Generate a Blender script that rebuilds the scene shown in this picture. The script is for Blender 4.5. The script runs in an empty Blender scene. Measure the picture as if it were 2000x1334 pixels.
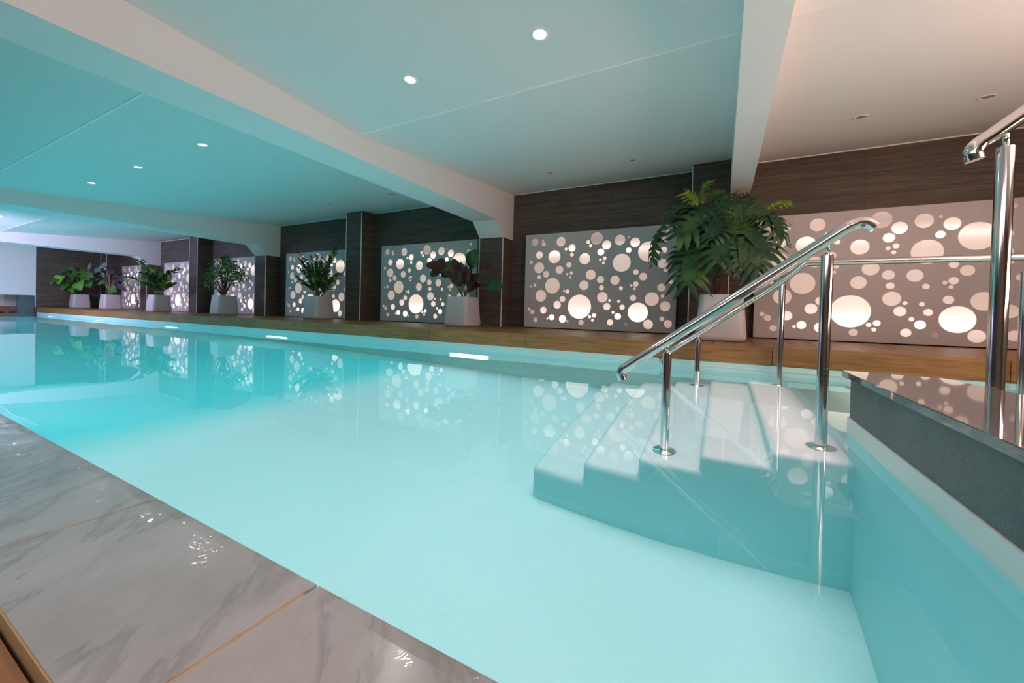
import bpy, bmesh, math, random
from mathutils import Vector, Matrix
random.seed(7)
sc = bpy.context.scene
C = sc.collection
PI = math.pi
H = 0.40                                   # camera height above the water (water level is z = 0)

# ---------------------------------------------------------------- camera
YAW, PITCH, ROLL = math.radians(-28.09), math.radians(0.788), math.radians(1.5306)
FPX, CX, CY = 766.8, 1000.0, 621.2
fwd = Vector((math.sin(YAW)*math.cos(PITCH), math.cos(YAW)*math.cos(PITCH), -math.sin(PITCH)))
r0 = Vector((math.cos(YAW), -math.sin(YAW), 0)); u0 = r0.cross(fwd)
RGT = r0*math.cos(ROLL) + u0*math.sin(ROLL); UPV = u0*math.cos(ROLL) - r0*math.sin(ROLL)
cam = bpy.data.cameras.new('camera'); camo = bpy.data.objects.new('camera', cam); C.objects.link(camo)
M3 = Matrix((RGT, UPV, -fwd)).transposed()
camo.matrix_world = Matrix.Translation((0, 0, H)) @ M3.to_4x4()
cam.sensor_fit = 'HORIZONTAL'; cam.sensor_width = 36; cam.lens = FPX/2000*36
cam.shift_x = 0; cam.shift_y = -(667-CY)/2000
cam.clip_start = 0.02; cam.clip_end = 100
sc.camera = camo

# ---------------------------------------------------------------- world, view, lights
w = bpy.data.worlds.new('world'); sc.world = w; w.use_nodes = True
w.node_tree.nodes['Background'].inputs[0].default_value = (0.55, 0.62, 0.72, 1)
w.node_tree.nodes['Background'].inputs[1].default_value = 0.3
sc.view_settings.view_transform = 'Standard'; sc.view_settings.look = 'None'
sc.view_settings.gamma = 1; sc.view_settings.exposure = 0.06
try:
    sc.view_settings.use_curve_mapping = False
except Exception: pass
sc.cycles.use_denoising = True
sc.cycles.max_bounces = 12; sc.cycles.diffuse_bounces = 6; sc.cycles.transmission_bounces = 8; sc.cycles.glossy_bounces = 5
sc.cycles.sample_clamp_indirect = 6.0

def area(name, loc, rot, sx, sy, power, col, spread=180):
    l = bpy.data.lights.new(name, 'AREA'); l.shape = 'RECTANGLE'; l.size = sx; l.size_y = sy
    l.energy = power; l.color = col; l.spread = math.radians(spread)
    o = bpy.data.objects.new(name, l); o.location = loc; o.rotation_euler = rot; C.objects.link(o); return o
def spot(name, loc, power, col, angle=130, blend=0.7, rad=0.035):
    l = bpy.data.lights.new(name, 'SPOT'); l.energy = power; l.color = col; l.spot_size = math.radians(angle); l.spot_blend = blend
    l.shadow_soft_size = rad; o = bpy.data.objects.new(name, l); o.location = loc; C.objects.link(o); return o

def ceil_prof(x):      # crease position, crease height, rise towards the back wall (the three bays differ a little)
    return (2.19, 1.785, 0.0962) if x > -2.8 else ((1.13, 1.772, 0.0712) if x > -8.2 else (2.17, 1.803, 0.0880))
def ceil_z(y, x=0.0):
    yc, zc, k = ceil_prof(x)
    return zc + (y-yc)*k if y > yc else zc + (yc-y)*0.0565
POOL_LAMPS_X = [-2.25, -5.5, -8.63, -11.9, -15.1]
LIT = [(-0.85, 1.81), (-1.72, 1.82), (-4.11, 1.78), (-5.43, 1.78), (-6.69, 1.77), (-9.75, 1.80), (-10.98, 1.81), (-12.2, 1.81)]
OFF = [(0.88, 3.85), (1.54, 3.86), (-0.84, 4.05), (-1.72, 4.04), (-4.02, 3.95), (-5.30, 3.97), (-6.62, 4.01)]
# added lights just under the surface, standing in for overhead light entering the water
area('basin_fill_light', (-1.15, 1.85, -0.012), (0, 0, 0), 3.1, 2.9, 51, (0.96, 0.31, 0.315), 34)
area('basin_fill_light_middle', (-5.3, 1.85, -0.012), (0, 0, 0), 5.2, 2.9, 40, (0.34, 0.76, 0.82), 46)
area('basin_fill_light_far', (-12.0, 1.85, -0.012), (0, 0, 0), 8.2, 2.9, 50, (0.62, 0.82, 0.98), 60)
area('stair_platform_fill', (1.4, 2.6, -0.012), (0, 0, 0), 1.6, 1.3, 4, (1.0, 0.66, 0.60), 75)  # added stand-in for overhead light reaching the stair platform
for x in POOL_LAMPS_X:
    area('pool_lamp_light', (x, 3.30, -0.42), (math.radians(-90), 0, 0), 0.46, 0.26, 5, (0.60, 0.93, 1.0))
for x, y in LIT:
    spot('downlight_beam', (x, y, ceil_z(y, x)-0.03), 9, (1.0, 0.93, 0.85))
# warm light of the part of the room to the right, out of the frame
area('right_room_light', (2.6, 1.4, 0.9), (0, math.radians(150), 0), 1.2, 1.6, 95, (1.0, 0.54, 0.44))
area('right_room_downlight', (2.2, 0.6, 1.8), (0, math.radians(15), 0), 0.8, 0.8, 34, (1.0, 0.74, 0.60))
# cool light of the deck at the far end
area('far_end_light', (-12.0, 0.0, 1.3), (math.radians(68), 0, math.radians(38)), 3.0, 0.8, 130, (0.80, 0.62, 1.0))
area('deck_light', (-0.6, -1.2, 1.8), (math.radians(20), 0, 0), 3.0, 0.8, 26, (1.0, 0.80, 0.86))

# ---------------------------------------------------------------- materials
def mat(name):
    m = bpy.data.materials.new(name); m.use_nodes = True
    nt = m.node_tree; b = nt.nodes['Principled BSDF']; return m, nt, b
def simple(name, col, rough=0.5, metal=0.0, **k):
    m, nt, b = mat(name); b.inputs['Base Color'].default_value = (*col, 1); b.inputs['Roughness'].default_value = rough
    b.inputs['Metallic'].default_value = metal
    for kk, v in k.items(): b.inputs[kk.replace('_', ' ')].default_value = v
    return m
def N(nt, t, **k):
    n = nt.nodes.new(t)
    for a, v in k.items(): setattr(n, a, v)
    return n
def coords(nt, scale=(1, 1, 1), rot=(0, 0, 0)):
    tc = N(nt, 'ShaderNodeTexCoord'); mp = N(nt, 'ShaderNodeMapping'); mp.inputs['Scale'].default_value = scale; mp.inputs['Rotation'].default_value = rot
    nt.links.new(tc.outputs['Object'], mp.inputs['Vector']); return mp.outputs['Vector']
def noise(nt, vec, scale, detail=4, rough=0.6, dist=0.0):
    n = N(nt, 'ShaderNodeTexNoise'); n.inputs['Scale'].default_value = scale; n.inputs['Detail'].default_value = detail
    n.inputs['Roughness'].default_value = rough; n.inputs['Distortion'].default_value = dist
    nt.links.new(vec, n.inputs['Vector']); return n.outputs['Fac']
def ramp(nt, fac, stops):
    r = N(nt, 'ShaderNodeValToRGB'); cr = r.color_ramp
    while len(cr.elements) < len(stops): cr.elements.new(0.5)
    for e, (p, c) in zip(cr.elements, stops): e.position = p; e.color = (*c, 1)
    nt.links.new(fac, r.inputs['Fac']); return r.outputs['Color']
def bump(nt, b, h, strength, dist=0.01):
    bn = N(nt, 'ShaderNodeBump'); bn.inputs['Strength'].default_value = strength; bn.inputs['Distance'].default_value = dist
    nt.links.new(h, bn.inputs['Height']); nt.links.new(bn.outputs['Normal'], b.inputs['Normal'])
def mixc(nt, fac, a, b_, mode='MIX'):
    m = N(nt, 'ShaderNodeMix', data_type='RGBA', blend_type=mode)
    if isinstance(fac, float): m.inputs[0].default_value = fac
    else: nt.links.new(fac, m.inputs[0])
    for i, v in ((6, a), (7, b_)):
        if isinstance(v, tuple): m.inputs[i].default_value = (*v, 1)
        else: nt.links.new(v, m.inputs[i])
    return m.outputs[2]

M_ceiling = simple('ceiling_paint', (0.80, 0.82, 0.81), 0.75)
M_beam = simple('beam_paint', (0.84, 0.85, 0.84), 0.6)
M_white = simple('white_trim', (0.85, 0.84, 0.83), 0.35)
M_pot = simple('pot_white', (0.62, 0.61, 0.62), 0.45)
M_soil = simple('soil', (0.035, 0.025, 0.02), 0.95)
M_steel = simple('polished_steel', (0.72, 0.70, 0.68), 0.10, 1.0)
M_rubber = simple('dark_gap', (0.02, 0.02, 0.02), 0.8)

def wood_tile(name, along='X'):
    m, nt, b = mat(name)
    v = coords(nt, (1.2, 1.2, 45) )
    f = noise(nt, v, 3.0, 6, 0.65, 0.3)
    v2 = coords(nt, (0.5, 0.5, 9)); f2 = noise(nt, v2, 2.5, 3)
    c1 = ramp(nt, f, [(0.3, (0.065, 0.053, 0.043)), (0.52, (0.115, 0.095, 0.078)), (0.72, (0.17, 0.145, 0.122))])
    c2 = ramp(nt, f2, [(0.35, (0.72, 0.72, 0.72)), (0.65, (1.15, 1.12, 1.08))])
    c = mixc(nt, 1.0, c1, c2, 'MULTIPLY')
    # thin joints between the tiles
    br = N(nt, 'ShaderNodeTexBrick'); br.offset = 0.0; br.inputs['Color1'].default_value = (1, 1, 1, 1); br.inputs['Color2'].default_value = (0.93, 0.93, 0.93, 1)
    br.inputs['Mortar'].default_value = (0.35, 0.34, 0.33, 1); br.inputs['Scale'].default_value = 1.0; br.inputs['Mortar Size'].default_value = 0.0016
    br.inputs['Brick Width'].default_value = 1.2; br.inputs['Row Height'].default_value = 0.2
    tc = N(nt, 'ShaderNodeTexCoord'); sp = N(nt, 'ShaderNodeSeparateXYZ'); cb = N(nt, 'ShaderNodeCombineXYZ'); ad = N(nt, 'ShaderNodeMath', operation='ADD')
    nt.links.new(tc.outputs['Object'], sp.inputs[0]); nt.links.new(sp.outputs['X'], ad.inputs[0]); nt.links.new(sp.outputs['Y'], ad.inputs[1])
    nt.links.new(ad.outputs[0], cb.inputs['X']); nt.links.new(sp.outputs['Z'], cb.inputs['Y']); nt.links.new(cb.outputs[0], br.inputs['Vector'])
    c = mixc(nt, 1.0, c, br.outputs['Color'], 'MULTIPLY')
    nt.links.new(c, b.inputs['Base Color']); b.inputs['Roughness'].default_value = 0.5
    bump(nt, b, f, 0.15, 0.003)
    return m
M_woodtile = wood_tile('wood_look_tile')

def teak(name, sx, sy, sz, tint=(1, 1, 1)):
    m, nt, b = mat(name)
    f = noise(nt, coords(nt, (sx, sy, sz)), 2.2, 6, 0.6, 0.6)
    c = ramp(nt, f, [(0.28, tuple(a*t for a, t in zip((0.20, 0.095, 0.032), tint))), (0.5, tuple(a*t for a, t in zip((0.34, 0.175, 0.065), tint))), (0.75, tuple(a*t for a, t in zip((0.46, 0.26, 0.105), tint)))])
    f2 = noise(nt, coords(nt, (0.9, 0.9, 0.9)), 1.3, 2)
    c = mixc(nt, 1.0, c, ramp(nt, f2, [(0.35, (0.75, 0.78, 0.7)), (0.65, (1.1, 1.05, 1.0))]), 'MULTIPLY')
    nt.links.new(c, b.inputs['Base Color']); b.inputs['Roughness'].default_value = 0.42
    bump(nt, b, f, 0.2, 0.002); return m
M_teak = teak('teak_fascia', 1.5, 1.5, 26)
M_teaktop = teak('teak_planks', 22, 1.5, 1.5, (1.0, 0.95, 0.95))
M_deckwood = teak('deck_floor_wood', 1.5, 14, 1.5, (0.9, 0.85, 0.8))

def stone_mat(name, base, spec, rough, sc_=260):
    m, nt, b = mat(name)
    f = noise(nt, coords(nt), sc_, 2, 0.7); g = noise(nt, coords(nt), 7, 4)
    c = ramp(nt, f, [(0.35, tuple(x*0.75 for x in base)), (0.6, base), (0.72, spec)])
    c = mixc(nt, 1.0, c, ramp(nt, g, [(0.3, (0.82, 0.82, 0.82)), (0.7, (1.12, 1.12, 1.12))]), 'MULTIPLY')
    nt.links.new(c, b.inputs['Base Color']); b.inputs['Roughness'].default_value = rough; return m
M_stone = stone_mat('dark_honed_stone', (0.14, 0.15, 0.15), (0.24, 0.25, 0.25), 0.5)
M_slab = stone_mat('polished_grey_stone', (0.15, 0.15, 0.155), (0.30, 0.30, 0.30), 0.035)
M_slab.node_tree.nodes['Principled BSDF'].inputs['Specular IOR Level'].default_value = 0.9

def marble():
    m, nt, b = mat('wet_marble')
    v = coords(nt, (1, 1, 1))
    # soft veins: distorted bands
    m0 = N(nt, 'ShaderNodeMapping'); m0.inputs['Rotation'].default_value = (0, 0, math.radians(-128)); nt.links.new(v, m0.inputs['Vector'])
    mp = N(nt, 'ShaderNodeMapping'); mp.inputs['Scale'].default_value = (2.2, 7.0, 1)
    nt.links.new(m0.outputs['Vector'], mp.inputs['Vector'])
    n1 = noise(nt, mp.outputs['Vector'], 1.0, 6, 0.6, 0.5)
    vein = ramp(nt, n1, [(0.43, (1, 1, 1)), (0.49, (0.45, 0.44, 0.48)), (0.515, (0.95, 0.95, 0.95)), (0.60, (1, 1, 1))])
    n2 = noise(nt, mp.outputs['Vector'], 3.0, 5, 0.55, 0.3)
    vein2 = ramp(nt, n2, [(0.46, (1, 1, 1)), (0.5, (0.72, 0.72, 0.74)), (0.54, (1, 1, 1))])
    n3 = noise(nt, v, 4.0, 3); base = ramp(nt, n3, [(0.3, (0.33, 0.325, 0.32)), (0.7, (0.47, 0.45, 0.46))])
    c = mixc(nt, 0.42, base, vein, 'MULTIPLY'); c = mixc(nt, 0.16, c, vein2, 'MULTIPLY')
    nt.links.new(c, b.inputs['Base Color']); b.inputs['Roughness'].default_value = 0.22
    b.inputs['Coat Weight'].default_value = 0.6; b.inputs['Coat Roughness'].default_value = 0.03
    # water lying on the stone near the pool edge: ripples that die out away from the water
    r = noise(nt, coords(nt, (1, 1, 1)), 14, 3, 0.55, 0.5)
    tc = N(nt, 'ShaderNodeTexCoord'); sp = N(nt, 'ShaderNodeSeparateXYZ'); nt.links.new(tc.outputs['Object'], sp.inputs[0])
    mr = N(nt, 'ShaderNodeMapRange'); mr.inputs['From Min'].default_value = 0.25; mr.inputs['From Max'].default_value = 0.36; nt.links.new(sp.outputs['Y'], mr.inputs['Value'])
    mu = N(nt, 'ShaderNodeMath', operation='MULTIPLY'); nt.links.new(r, mu.inputs[0]); nt.links.new(mr.outputs[0], mu.inputs[1])
    bn = N(nt, 'ShaderNodeBump'); bn.inputs['Strength'].default_value = 0.5; bn.inputs['Distance'].default_value = 0.01
    nt.links.new(mu.outputs[0], bn.inputs['Height']); nt.links.new(bn.outputs['Normal'], b.inputs['Coat Normal'])
    return m
M_marble = marble()
M_grout = simple('sandy_grout', (0.50, 0.36, 0.18), 0.8)

def liner():
    m, nt, b = mat('pool_liner')
    f = noise(nt, coords(nt), 1.3, 3); g = noise(nt, coords(nt), 40, 3)
    c = ramp(nt, f, [(0.3, (0.46, 0.82, 0.82)), (0.7, (0.50, 0.85, 0.85))])
    c = mixc(nt, 1.0, c, ramp(nt, g, [(0.3, (0.97, 0.97, 0.97)), (0.7, (1.0, 1.0, 1.0))]), 'MULTIPLY')
    nt.links.new(c, b.inputs['Base Color']); b.inputs['Roughness'].default_value = 0.6; return m
M_liner = liner()
M_kerb = simple('white_kerb', (0.80, 0.80, 0.77), 0.35)

def water():
    m, nt, b = mat('pool_water')
    b.inputs['Base Color'].default_value = (1, 1, 1, 1); b.inputs['Roughness'].default_value = 0.0
    b.inputs['IOR'].default_value = 1.333; b.inputs['Transmission Weight'].default_value = 1.0
    f = noise(nt, coords(nt, (1.0, 1.6, 1)), 1.7, 2, 0.45); g = noise(nt, coords(nt, (1, 2, 1)), 9, 2, 0.4)
    bn = N(nt, 'ShaderNodeBump'); bn.inputs['Strength'].default_value = 0.05; bn.inputs['Distance'].default_value = 0.02; nt.links.new(f, bn.inputs['Height'])
    bn2 = N(nt, 'ShaderNodeBump'); bn2.inputs['Strength'].default_value = 0.008; bn2.inputs['Distance'].default_value = 0.01; nt.links.new(g, bn2.inputs['Height'])
    nt.links.new(bn.outputs['Normal'], bn2.inputs['Normal']); nt.links.new(bn2.outputs['Normal'], b.inputs['Normal'])
    ab = N(nt, 'ShaderNodeVolumeAbsorption'); ab.inputs['Color'].default_value = (0.05, 0.92, 0.945, 1); ab.inputs['Density'].default_value = 0.36
    nt.links.new(ab.outputs[0], nt.nodes['Material Output'].inputs['Volume'])
    return m
M_water = water()

def emis(name, col, strength, base=(0.8, 0.8, 0.8)):
    m, nt, b = mat(name); b.inputs['Base Color'].default_value = (*base, 1)
    b.inputs['Emission Color'].default_value = (*col, 1); b.inputs['Emission Strength'].default_value = strength; return m
M_lamp = emis('downlight_glow', (1.0, 0.96, 0.90), 60)
M_offlens = simple('unlit_lens', (0.30, 0.29, 0.28), 0.3)
M_poollamp = emis('pool_lamp_glow', (0.62, 0.78, 1.0), 2.6)
M_panel = simple('opal_panel', (0.60, 0.59, 0.60), 0.45)
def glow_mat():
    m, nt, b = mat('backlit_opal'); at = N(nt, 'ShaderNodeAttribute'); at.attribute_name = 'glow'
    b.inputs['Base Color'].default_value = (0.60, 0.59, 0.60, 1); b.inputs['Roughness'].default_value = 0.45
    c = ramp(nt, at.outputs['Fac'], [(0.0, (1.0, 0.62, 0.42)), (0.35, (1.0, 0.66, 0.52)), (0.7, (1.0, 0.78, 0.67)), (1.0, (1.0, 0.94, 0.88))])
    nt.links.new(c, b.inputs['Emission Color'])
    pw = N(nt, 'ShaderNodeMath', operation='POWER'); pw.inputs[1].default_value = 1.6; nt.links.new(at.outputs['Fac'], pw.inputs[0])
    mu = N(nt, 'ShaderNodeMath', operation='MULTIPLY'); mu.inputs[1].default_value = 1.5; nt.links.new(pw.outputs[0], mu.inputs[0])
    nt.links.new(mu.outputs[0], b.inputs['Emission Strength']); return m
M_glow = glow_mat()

def leafmat(name, c1, c2, c3, rough=0.4, scale=6, trans=0.0):
    m, nt, b = mat(name); f = noise(nt, coords(nt), scale, 3)
    c = ramp(nt, f, [(0.3, c1), (0.52, c2), (0.72, c3)])
    nt.links.new(c, b.inputs['Base Color']); b.inputs['Roughness'].default_value = rough
    b.inputs['Subsurface Weight'].default_value = trans; return m
L_selloum = leafmat('split_leaf_green', (0.012, 0.05, 0.022), (0.02, 0.08, 0.028), (0.07, 0.16, 0.015), 0.42, 5)
L_lime = leafmat('young_leaf_green', (0.09, 0.20, 0.01), (0.16, 0.28, 0.015), (0.22, 0.34, 0.02), 0.45, 8)
L_maroon = leafmat('maroon_leaf', (0.045, 0.010, 0.012), (0.085, 0.018, 0.02), (0.05, 0.075, 0.02), 0.32, 7)
L_zz = leafmat('glossy_dark_green', (0.012, 0.055, 0.02), (0.02, 0.10, 0.025), (0.08, 0.22, 0.03), 0.28, 9)
L_bush = leafmat('bush_green', (0.02, 0.08, 0.015), (0.05, 0.18, 0.02), (0.16, 0.38, 0.05), 0.35, 9)
L_heart = leafmat('bright_leaf_green', (0.03, 0.11, 0.02), (0.06, 0.21, 0.025), (0.15, 0.38, 0.05), 0.35, 5)
L_silver = leafmat('silver_vein_leaf', (0.03, 0.12, 0.10), (0.10, 0.28, 0.26), (0.55, 0.75, 0.75), 0.35, 42)
L_black = leafmat('black_purple_leaf', (0.018, 0.018, 0.022), (0.045, 0.02, 0.035), (0.05, 0.09, 0.07), 0.3, 8)
M_stem = simple('green_stem', (0.16, 0.20, 0.06), 0.5)
M_pinkstem = simple('pink_brown_stem', (0.45, 0.26, 0.16), 0.5)
M_bark = leafmat('brown_bark', (0.06, 0.03, 0.015), (0.13, 0.07, 0.035), (0.22, 0.13, 0.07), 0.8, 25)

# ---------------------------------------------------------------- mesh helpers
def link(name, me, m, parent=None, smooth=False):
    if not isinstance(m, (list, tuple)): m = [m]
    for x in m: me.materials.append(x)
    if smooth:
        for p in me.polygons: p.use_smooth = True
    o = bpy.data.objects.new(name, me); C.objects.link(o)
    if parent is not None: o.parent = parent
    return o
def obj(name, bm, m, parent=None, smooth=False):
    bmesh.ops.recalc_face_normals(bm, faces=bm.faces[:])
    me = bpy.data.meshes.new(name); bm.to_mesh(me); bm.free(); return link(name, me, m, parent, smooth)
def thing(name, label, cat, loc=(0, 0, 0), group=None):
    o = bpy.data.objects.new(name, None); o.empty_display_size = 0.05; C.objects.link(o); o.location = loc
    o['label'] = label; o['category'] = cat
    if group: o['group'] = group
    return o
def tag(o, label, cat, group=None):
    o['label'] = label; o['category'] = cat
    if group: o['group'] = group
    return o
def struct(o, label=None):
    o['kind'] = 'structure'
    if label: o['label'] = label
    return o
def box(bm, x0, x1, y0, y1, z0, z1, bev=0.0):
    vs = [bm.verts.new((x, y, z)) for x in (x0, x1) for y in (y0, y1) for z in (z0, z1)]
    f = [(0, 1, 3, 2), (4, 6, 7, 5), (0, 4, 5, 1), (2, 3, 7, 6), (0, 2, 6, 4), (1, 5, 7, 3)]
    fs = [bm.faces.new([vs[i] for i in t]) for t in f]
    if bev > 0:
        es = {e for q in fs for e in q.edges}
        bmesh.ops.bevel(bm, geom=list(es), offset=bev, segments=2, affect='EDGES', profile=0.5)
def prism(bm, pts, axis, a0, a1):
    """extrude a polygon along an axis: pts are in the other two axes"""
    def P(p, a): return {'X': (a, p[0], p[1]), 'Y': (p[0], a, p[1]), 'Z': (p[0], p[1], a)}[axis]
    A = [bm.verts.new(P(p, a0)) for p in pts]; B = [bm.verts.new(P(p, a1)) for p in pts]; n = len(pts)
    bm.faces.new(A); bm.faces.new(B[::-1])
    for i in range(n): bm.faces.new((A[i], B[i], B[(i+1) % n], A[(i+1) % n]))
def tube(bm, pts, rad, seg=20, cap=True):
    pts = [Vector(p) for p in pts]; n = len(pts); rings = []
    rads = rad if isinstance(rad, (list, tuple)) else [rad]*n
    up = None
    for i, p in enumerate(pts):
        if i == 0: d = pts[1]-p
        elif i == n-1: d = p-pts[i-1]
        else: d = (pts[i+1]-p).normalized() + (p-pts[i-1]).normalized()
        d.normalize()
        if up is None:
            up = d.orthogonal().normalized()
        up = (up - d*up.dot(d))
        if up.length < 1e-6: up = d.orthogonal()
        up.normalize(); s = d.cross(up)
        rings.append([bm.verts.new(p + (up*math.cos(2*PI*k/seg) + s*math.sin(2*PI*k/seg))*rads[i]) for k in range(seg)])
    for a, b_ in zip(rings, rings[1:]):
        for k in range(seg): bm.faces.new((a[k], a[(k+1) % seg], b_[(k+1) % seg], b_[k]))
    if cap: bm.faces.new(rings[0][::-1]); bm.faces.new(rings[-1])
def lathe(bm, prof, c=(0, 0, 0), seg=32):
    rings = []
    for r, z in prof: rings.append([bm.verts.new((c[0]+r*math.cos(2*PI*k/seg), c[1]+r*math.sin(2*PI*k/seg), c[2]+z)) for k in range(seg)])
    for a, b_ in zip(rings, rings[1:]):
        for k in range(seg): bm.faces.new((a[k], a[(k+1) % seg], b_[(k+1) % seg], b_[k]))
    bm.faces.new(rings[0][::-1]); bm.faces.new(rings[-1])
def smooth_path(pts, k=8):
    """Catmull-Rom through points"""
    P = [Vector(p) for p in pts]; P = [P[0]*2-P[1]] + P + [P[-1]*2-P[-2]]; out = []
    for i in range(1, len(P)-2):
        a, b_, c, d = P[i-1:i+3]
        for j in range(k):
            t = j/k; out.append(0.5*((2*b_)+(-a+c)*t+(2*a-5*b_+4*c-d)*t*t+(-a+3*b_-3*c+d)*t**3))
    out.append(P[-2]); return out
def at(x, y, Y):
    """point of the place at depth Y that the photo shows at pixel x, y"""
    d = RGT*((x-CX)/FPX) - UPV*((y-CY)/FPX) + fwd; t = Y/d.y
    return Vector((0, 0, H)) + d*t

# ---------------------------------------------------------------- the setting
XL, XR = -16.39, 3.4
YW = 4.84
YN = -2.2
# ceiling: two shallow slopes that meet in a crease
for k, (a, b_) in enumerate(((-2.79, XR+0.1), (-8.17, -2.79), (-19.2, -8.17))):
    xm = (a+b_)/2; yc = ceil_prof(xm)[0]; bm = bmesh.new()
    prism(bm, [(YN-0.1, ceil_z(YN-0.1, xm)), (yc, ceil_z(yc, xm)), (YW+0.1, ceil_z(YW+0.1, xm)), (YW+0.1, 2.4), (YN-0.1, 2.4)], 'X', a, b_)
    struct(obj('ceiling', bm, M_ceiling))
bm = bmesh.new()
for a, b_ in ((-2.6, 0.03), (-7.98, -2.97), (-13.29, -8.35)):
    yc, zc, _ = ceil_prof((a+b_)/2); box(bm, a, b_, yc-0.007, yc+0.007, zc-0.003, zc+0.015)
struct(obj('trim_1', bm, simple('ceiling_joint_trim', (0.97, 0.97, 0.97), 0.4)))
# back wall
bm = bmesh.new(); box(bm, XL-0.1, XR+0.1, YW, YW+0.12, -0.1, 2.06)
struct(obj('wall_back', bm, M_woodtile))
bm = bmesh.new()
for a, b_ in ((-2.6, XR), (-7.98, -2.97), (-13.29, -8.35), (XL, -13.66)):
    box(bm, a, b_, YW-0.008, YW+0.002, ceil_z(YW, (a+b_)/2)-0.010, ceil_z(YW, (a+b_)/2)+0.004)
struct(obj('trim_2', bm, M_white))
# room behind and beside the camera
bm = bmesh.new(); box(bm, -19.2, XR+0.1, YN-0.1, YN, -0.1, 2.2); struct(obj('wall_front', bm, M_woodtile))
bm = bmesh.new(); box(bm, XR, XR+0.1, YN-0.1, YW+0.1, -1.3, 2.2); struct(obj('wall_right', bm, M_woodtile))
# end wall at the left: wood tile beside the pool, white partition over it with a low opening under
bm = bmesh.new(); box(bm, XL-0.15, XL, 3.30, YW, 0.0, 2.05); struct(obj('wall_left', bm, M_woodtile))
bm = bmesh.new(); box(bm, XL-0.15, XL, YN, 3.30, 0.521, 2.05); struct(obj('wall_left_upper', bm, M_ceiling))
bm = bmesh.new(); box(bm, XL, XL+0.006, 3.285, 3.30, 0.203, 1.85); struct(obj('trim_3', bm, M_white))

# pillars: wide tiled piers along the wall with pale corner strips
PZ = {}
for i, (x0, x1, top, beam) in enumerate([(-0.315, 0.05, 2.02, False), (-2.97, -2.60, 2.02, True), (-5.665, -5.30, 2.02, False), (-8.355, -7.985, 2.02, True),
                                         (-11.04, -10.68, 2.02, False), (-13.66, -13.285, 2.02, True), (-16.385, -15.96, 2.02, False)]):
    bm = bmesh.new(); box(bm, x0, x1, 4.56, YW, 0.19, 2.02 if not beam else 1.405)
    p = struct(obj('pillar', bm, M_woodtile), 'tiled pier on the back wall')
    z1 = 2.0 if not beam else 1.40
    for xs in (x0, x1):
        bm = bmesh.new(); box(bm, xs-0.005, xs+0.005, 4.552, 4.562, 0.205, z1); obj('corner_strip', bm, M_white, p)
# beams
def beam(x0, x1, prof):
    bm = bmesh.new(); prism(bm, prof, 'X', x0, x1); struct(obj('ceiling_beam', bm, M_beam), 'white beam across the pool')
hp = [(YN, 2.2), (YN, 1.605), (4.38, 1.60), (4.552, 1.412), (4.552, 1.405), (YW, 1.405), (YW, 2.2)]
beam(-2.97, -2.60, hp); beam(-8.355, -7.985, hp); beam(-13.66, -13.285, hp)
beam(0.04, 0.21, [(YN, 2.2), (YN, 1.61), (4.19, 1.61), (YW, 1.70), (YW, 2.2)])

# ---------------------------------------------------------------- bubble light panels
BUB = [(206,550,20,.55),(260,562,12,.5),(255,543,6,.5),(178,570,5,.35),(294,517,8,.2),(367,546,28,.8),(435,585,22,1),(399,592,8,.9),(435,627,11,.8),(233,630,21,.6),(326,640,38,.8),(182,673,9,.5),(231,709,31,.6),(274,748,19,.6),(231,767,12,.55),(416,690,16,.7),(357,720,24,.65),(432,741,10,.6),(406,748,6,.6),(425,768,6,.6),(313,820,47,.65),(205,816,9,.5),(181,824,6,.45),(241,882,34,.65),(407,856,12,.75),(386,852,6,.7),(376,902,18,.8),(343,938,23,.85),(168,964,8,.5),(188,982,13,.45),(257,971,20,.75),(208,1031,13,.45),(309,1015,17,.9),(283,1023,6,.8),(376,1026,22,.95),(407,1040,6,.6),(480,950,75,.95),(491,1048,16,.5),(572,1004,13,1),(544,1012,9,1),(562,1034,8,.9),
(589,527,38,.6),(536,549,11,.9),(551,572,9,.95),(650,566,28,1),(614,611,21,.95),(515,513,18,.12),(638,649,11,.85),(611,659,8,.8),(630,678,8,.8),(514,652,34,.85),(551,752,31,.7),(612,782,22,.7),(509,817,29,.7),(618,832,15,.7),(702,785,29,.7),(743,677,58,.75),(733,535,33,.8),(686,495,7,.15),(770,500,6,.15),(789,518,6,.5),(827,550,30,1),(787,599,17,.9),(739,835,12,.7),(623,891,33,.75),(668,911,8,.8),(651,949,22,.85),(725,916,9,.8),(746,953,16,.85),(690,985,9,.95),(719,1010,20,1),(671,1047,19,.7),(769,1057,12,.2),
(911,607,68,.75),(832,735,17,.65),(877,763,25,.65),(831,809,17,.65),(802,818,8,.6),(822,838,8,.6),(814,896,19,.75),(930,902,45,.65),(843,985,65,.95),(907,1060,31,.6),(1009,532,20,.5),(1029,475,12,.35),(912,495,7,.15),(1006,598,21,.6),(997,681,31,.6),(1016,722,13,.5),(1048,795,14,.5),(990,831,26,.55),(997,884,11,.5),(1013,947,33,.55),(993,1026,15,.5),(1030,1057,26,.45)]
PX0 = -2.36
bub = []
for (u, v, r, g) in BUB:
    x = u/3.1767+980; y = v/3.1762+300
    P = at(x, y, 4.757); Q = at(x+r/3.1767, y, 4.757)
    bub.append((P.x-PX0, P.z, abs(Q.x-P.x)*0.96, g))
PW, PZ0, PZ1 = 1.905, 0.214, 1.447
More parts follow.
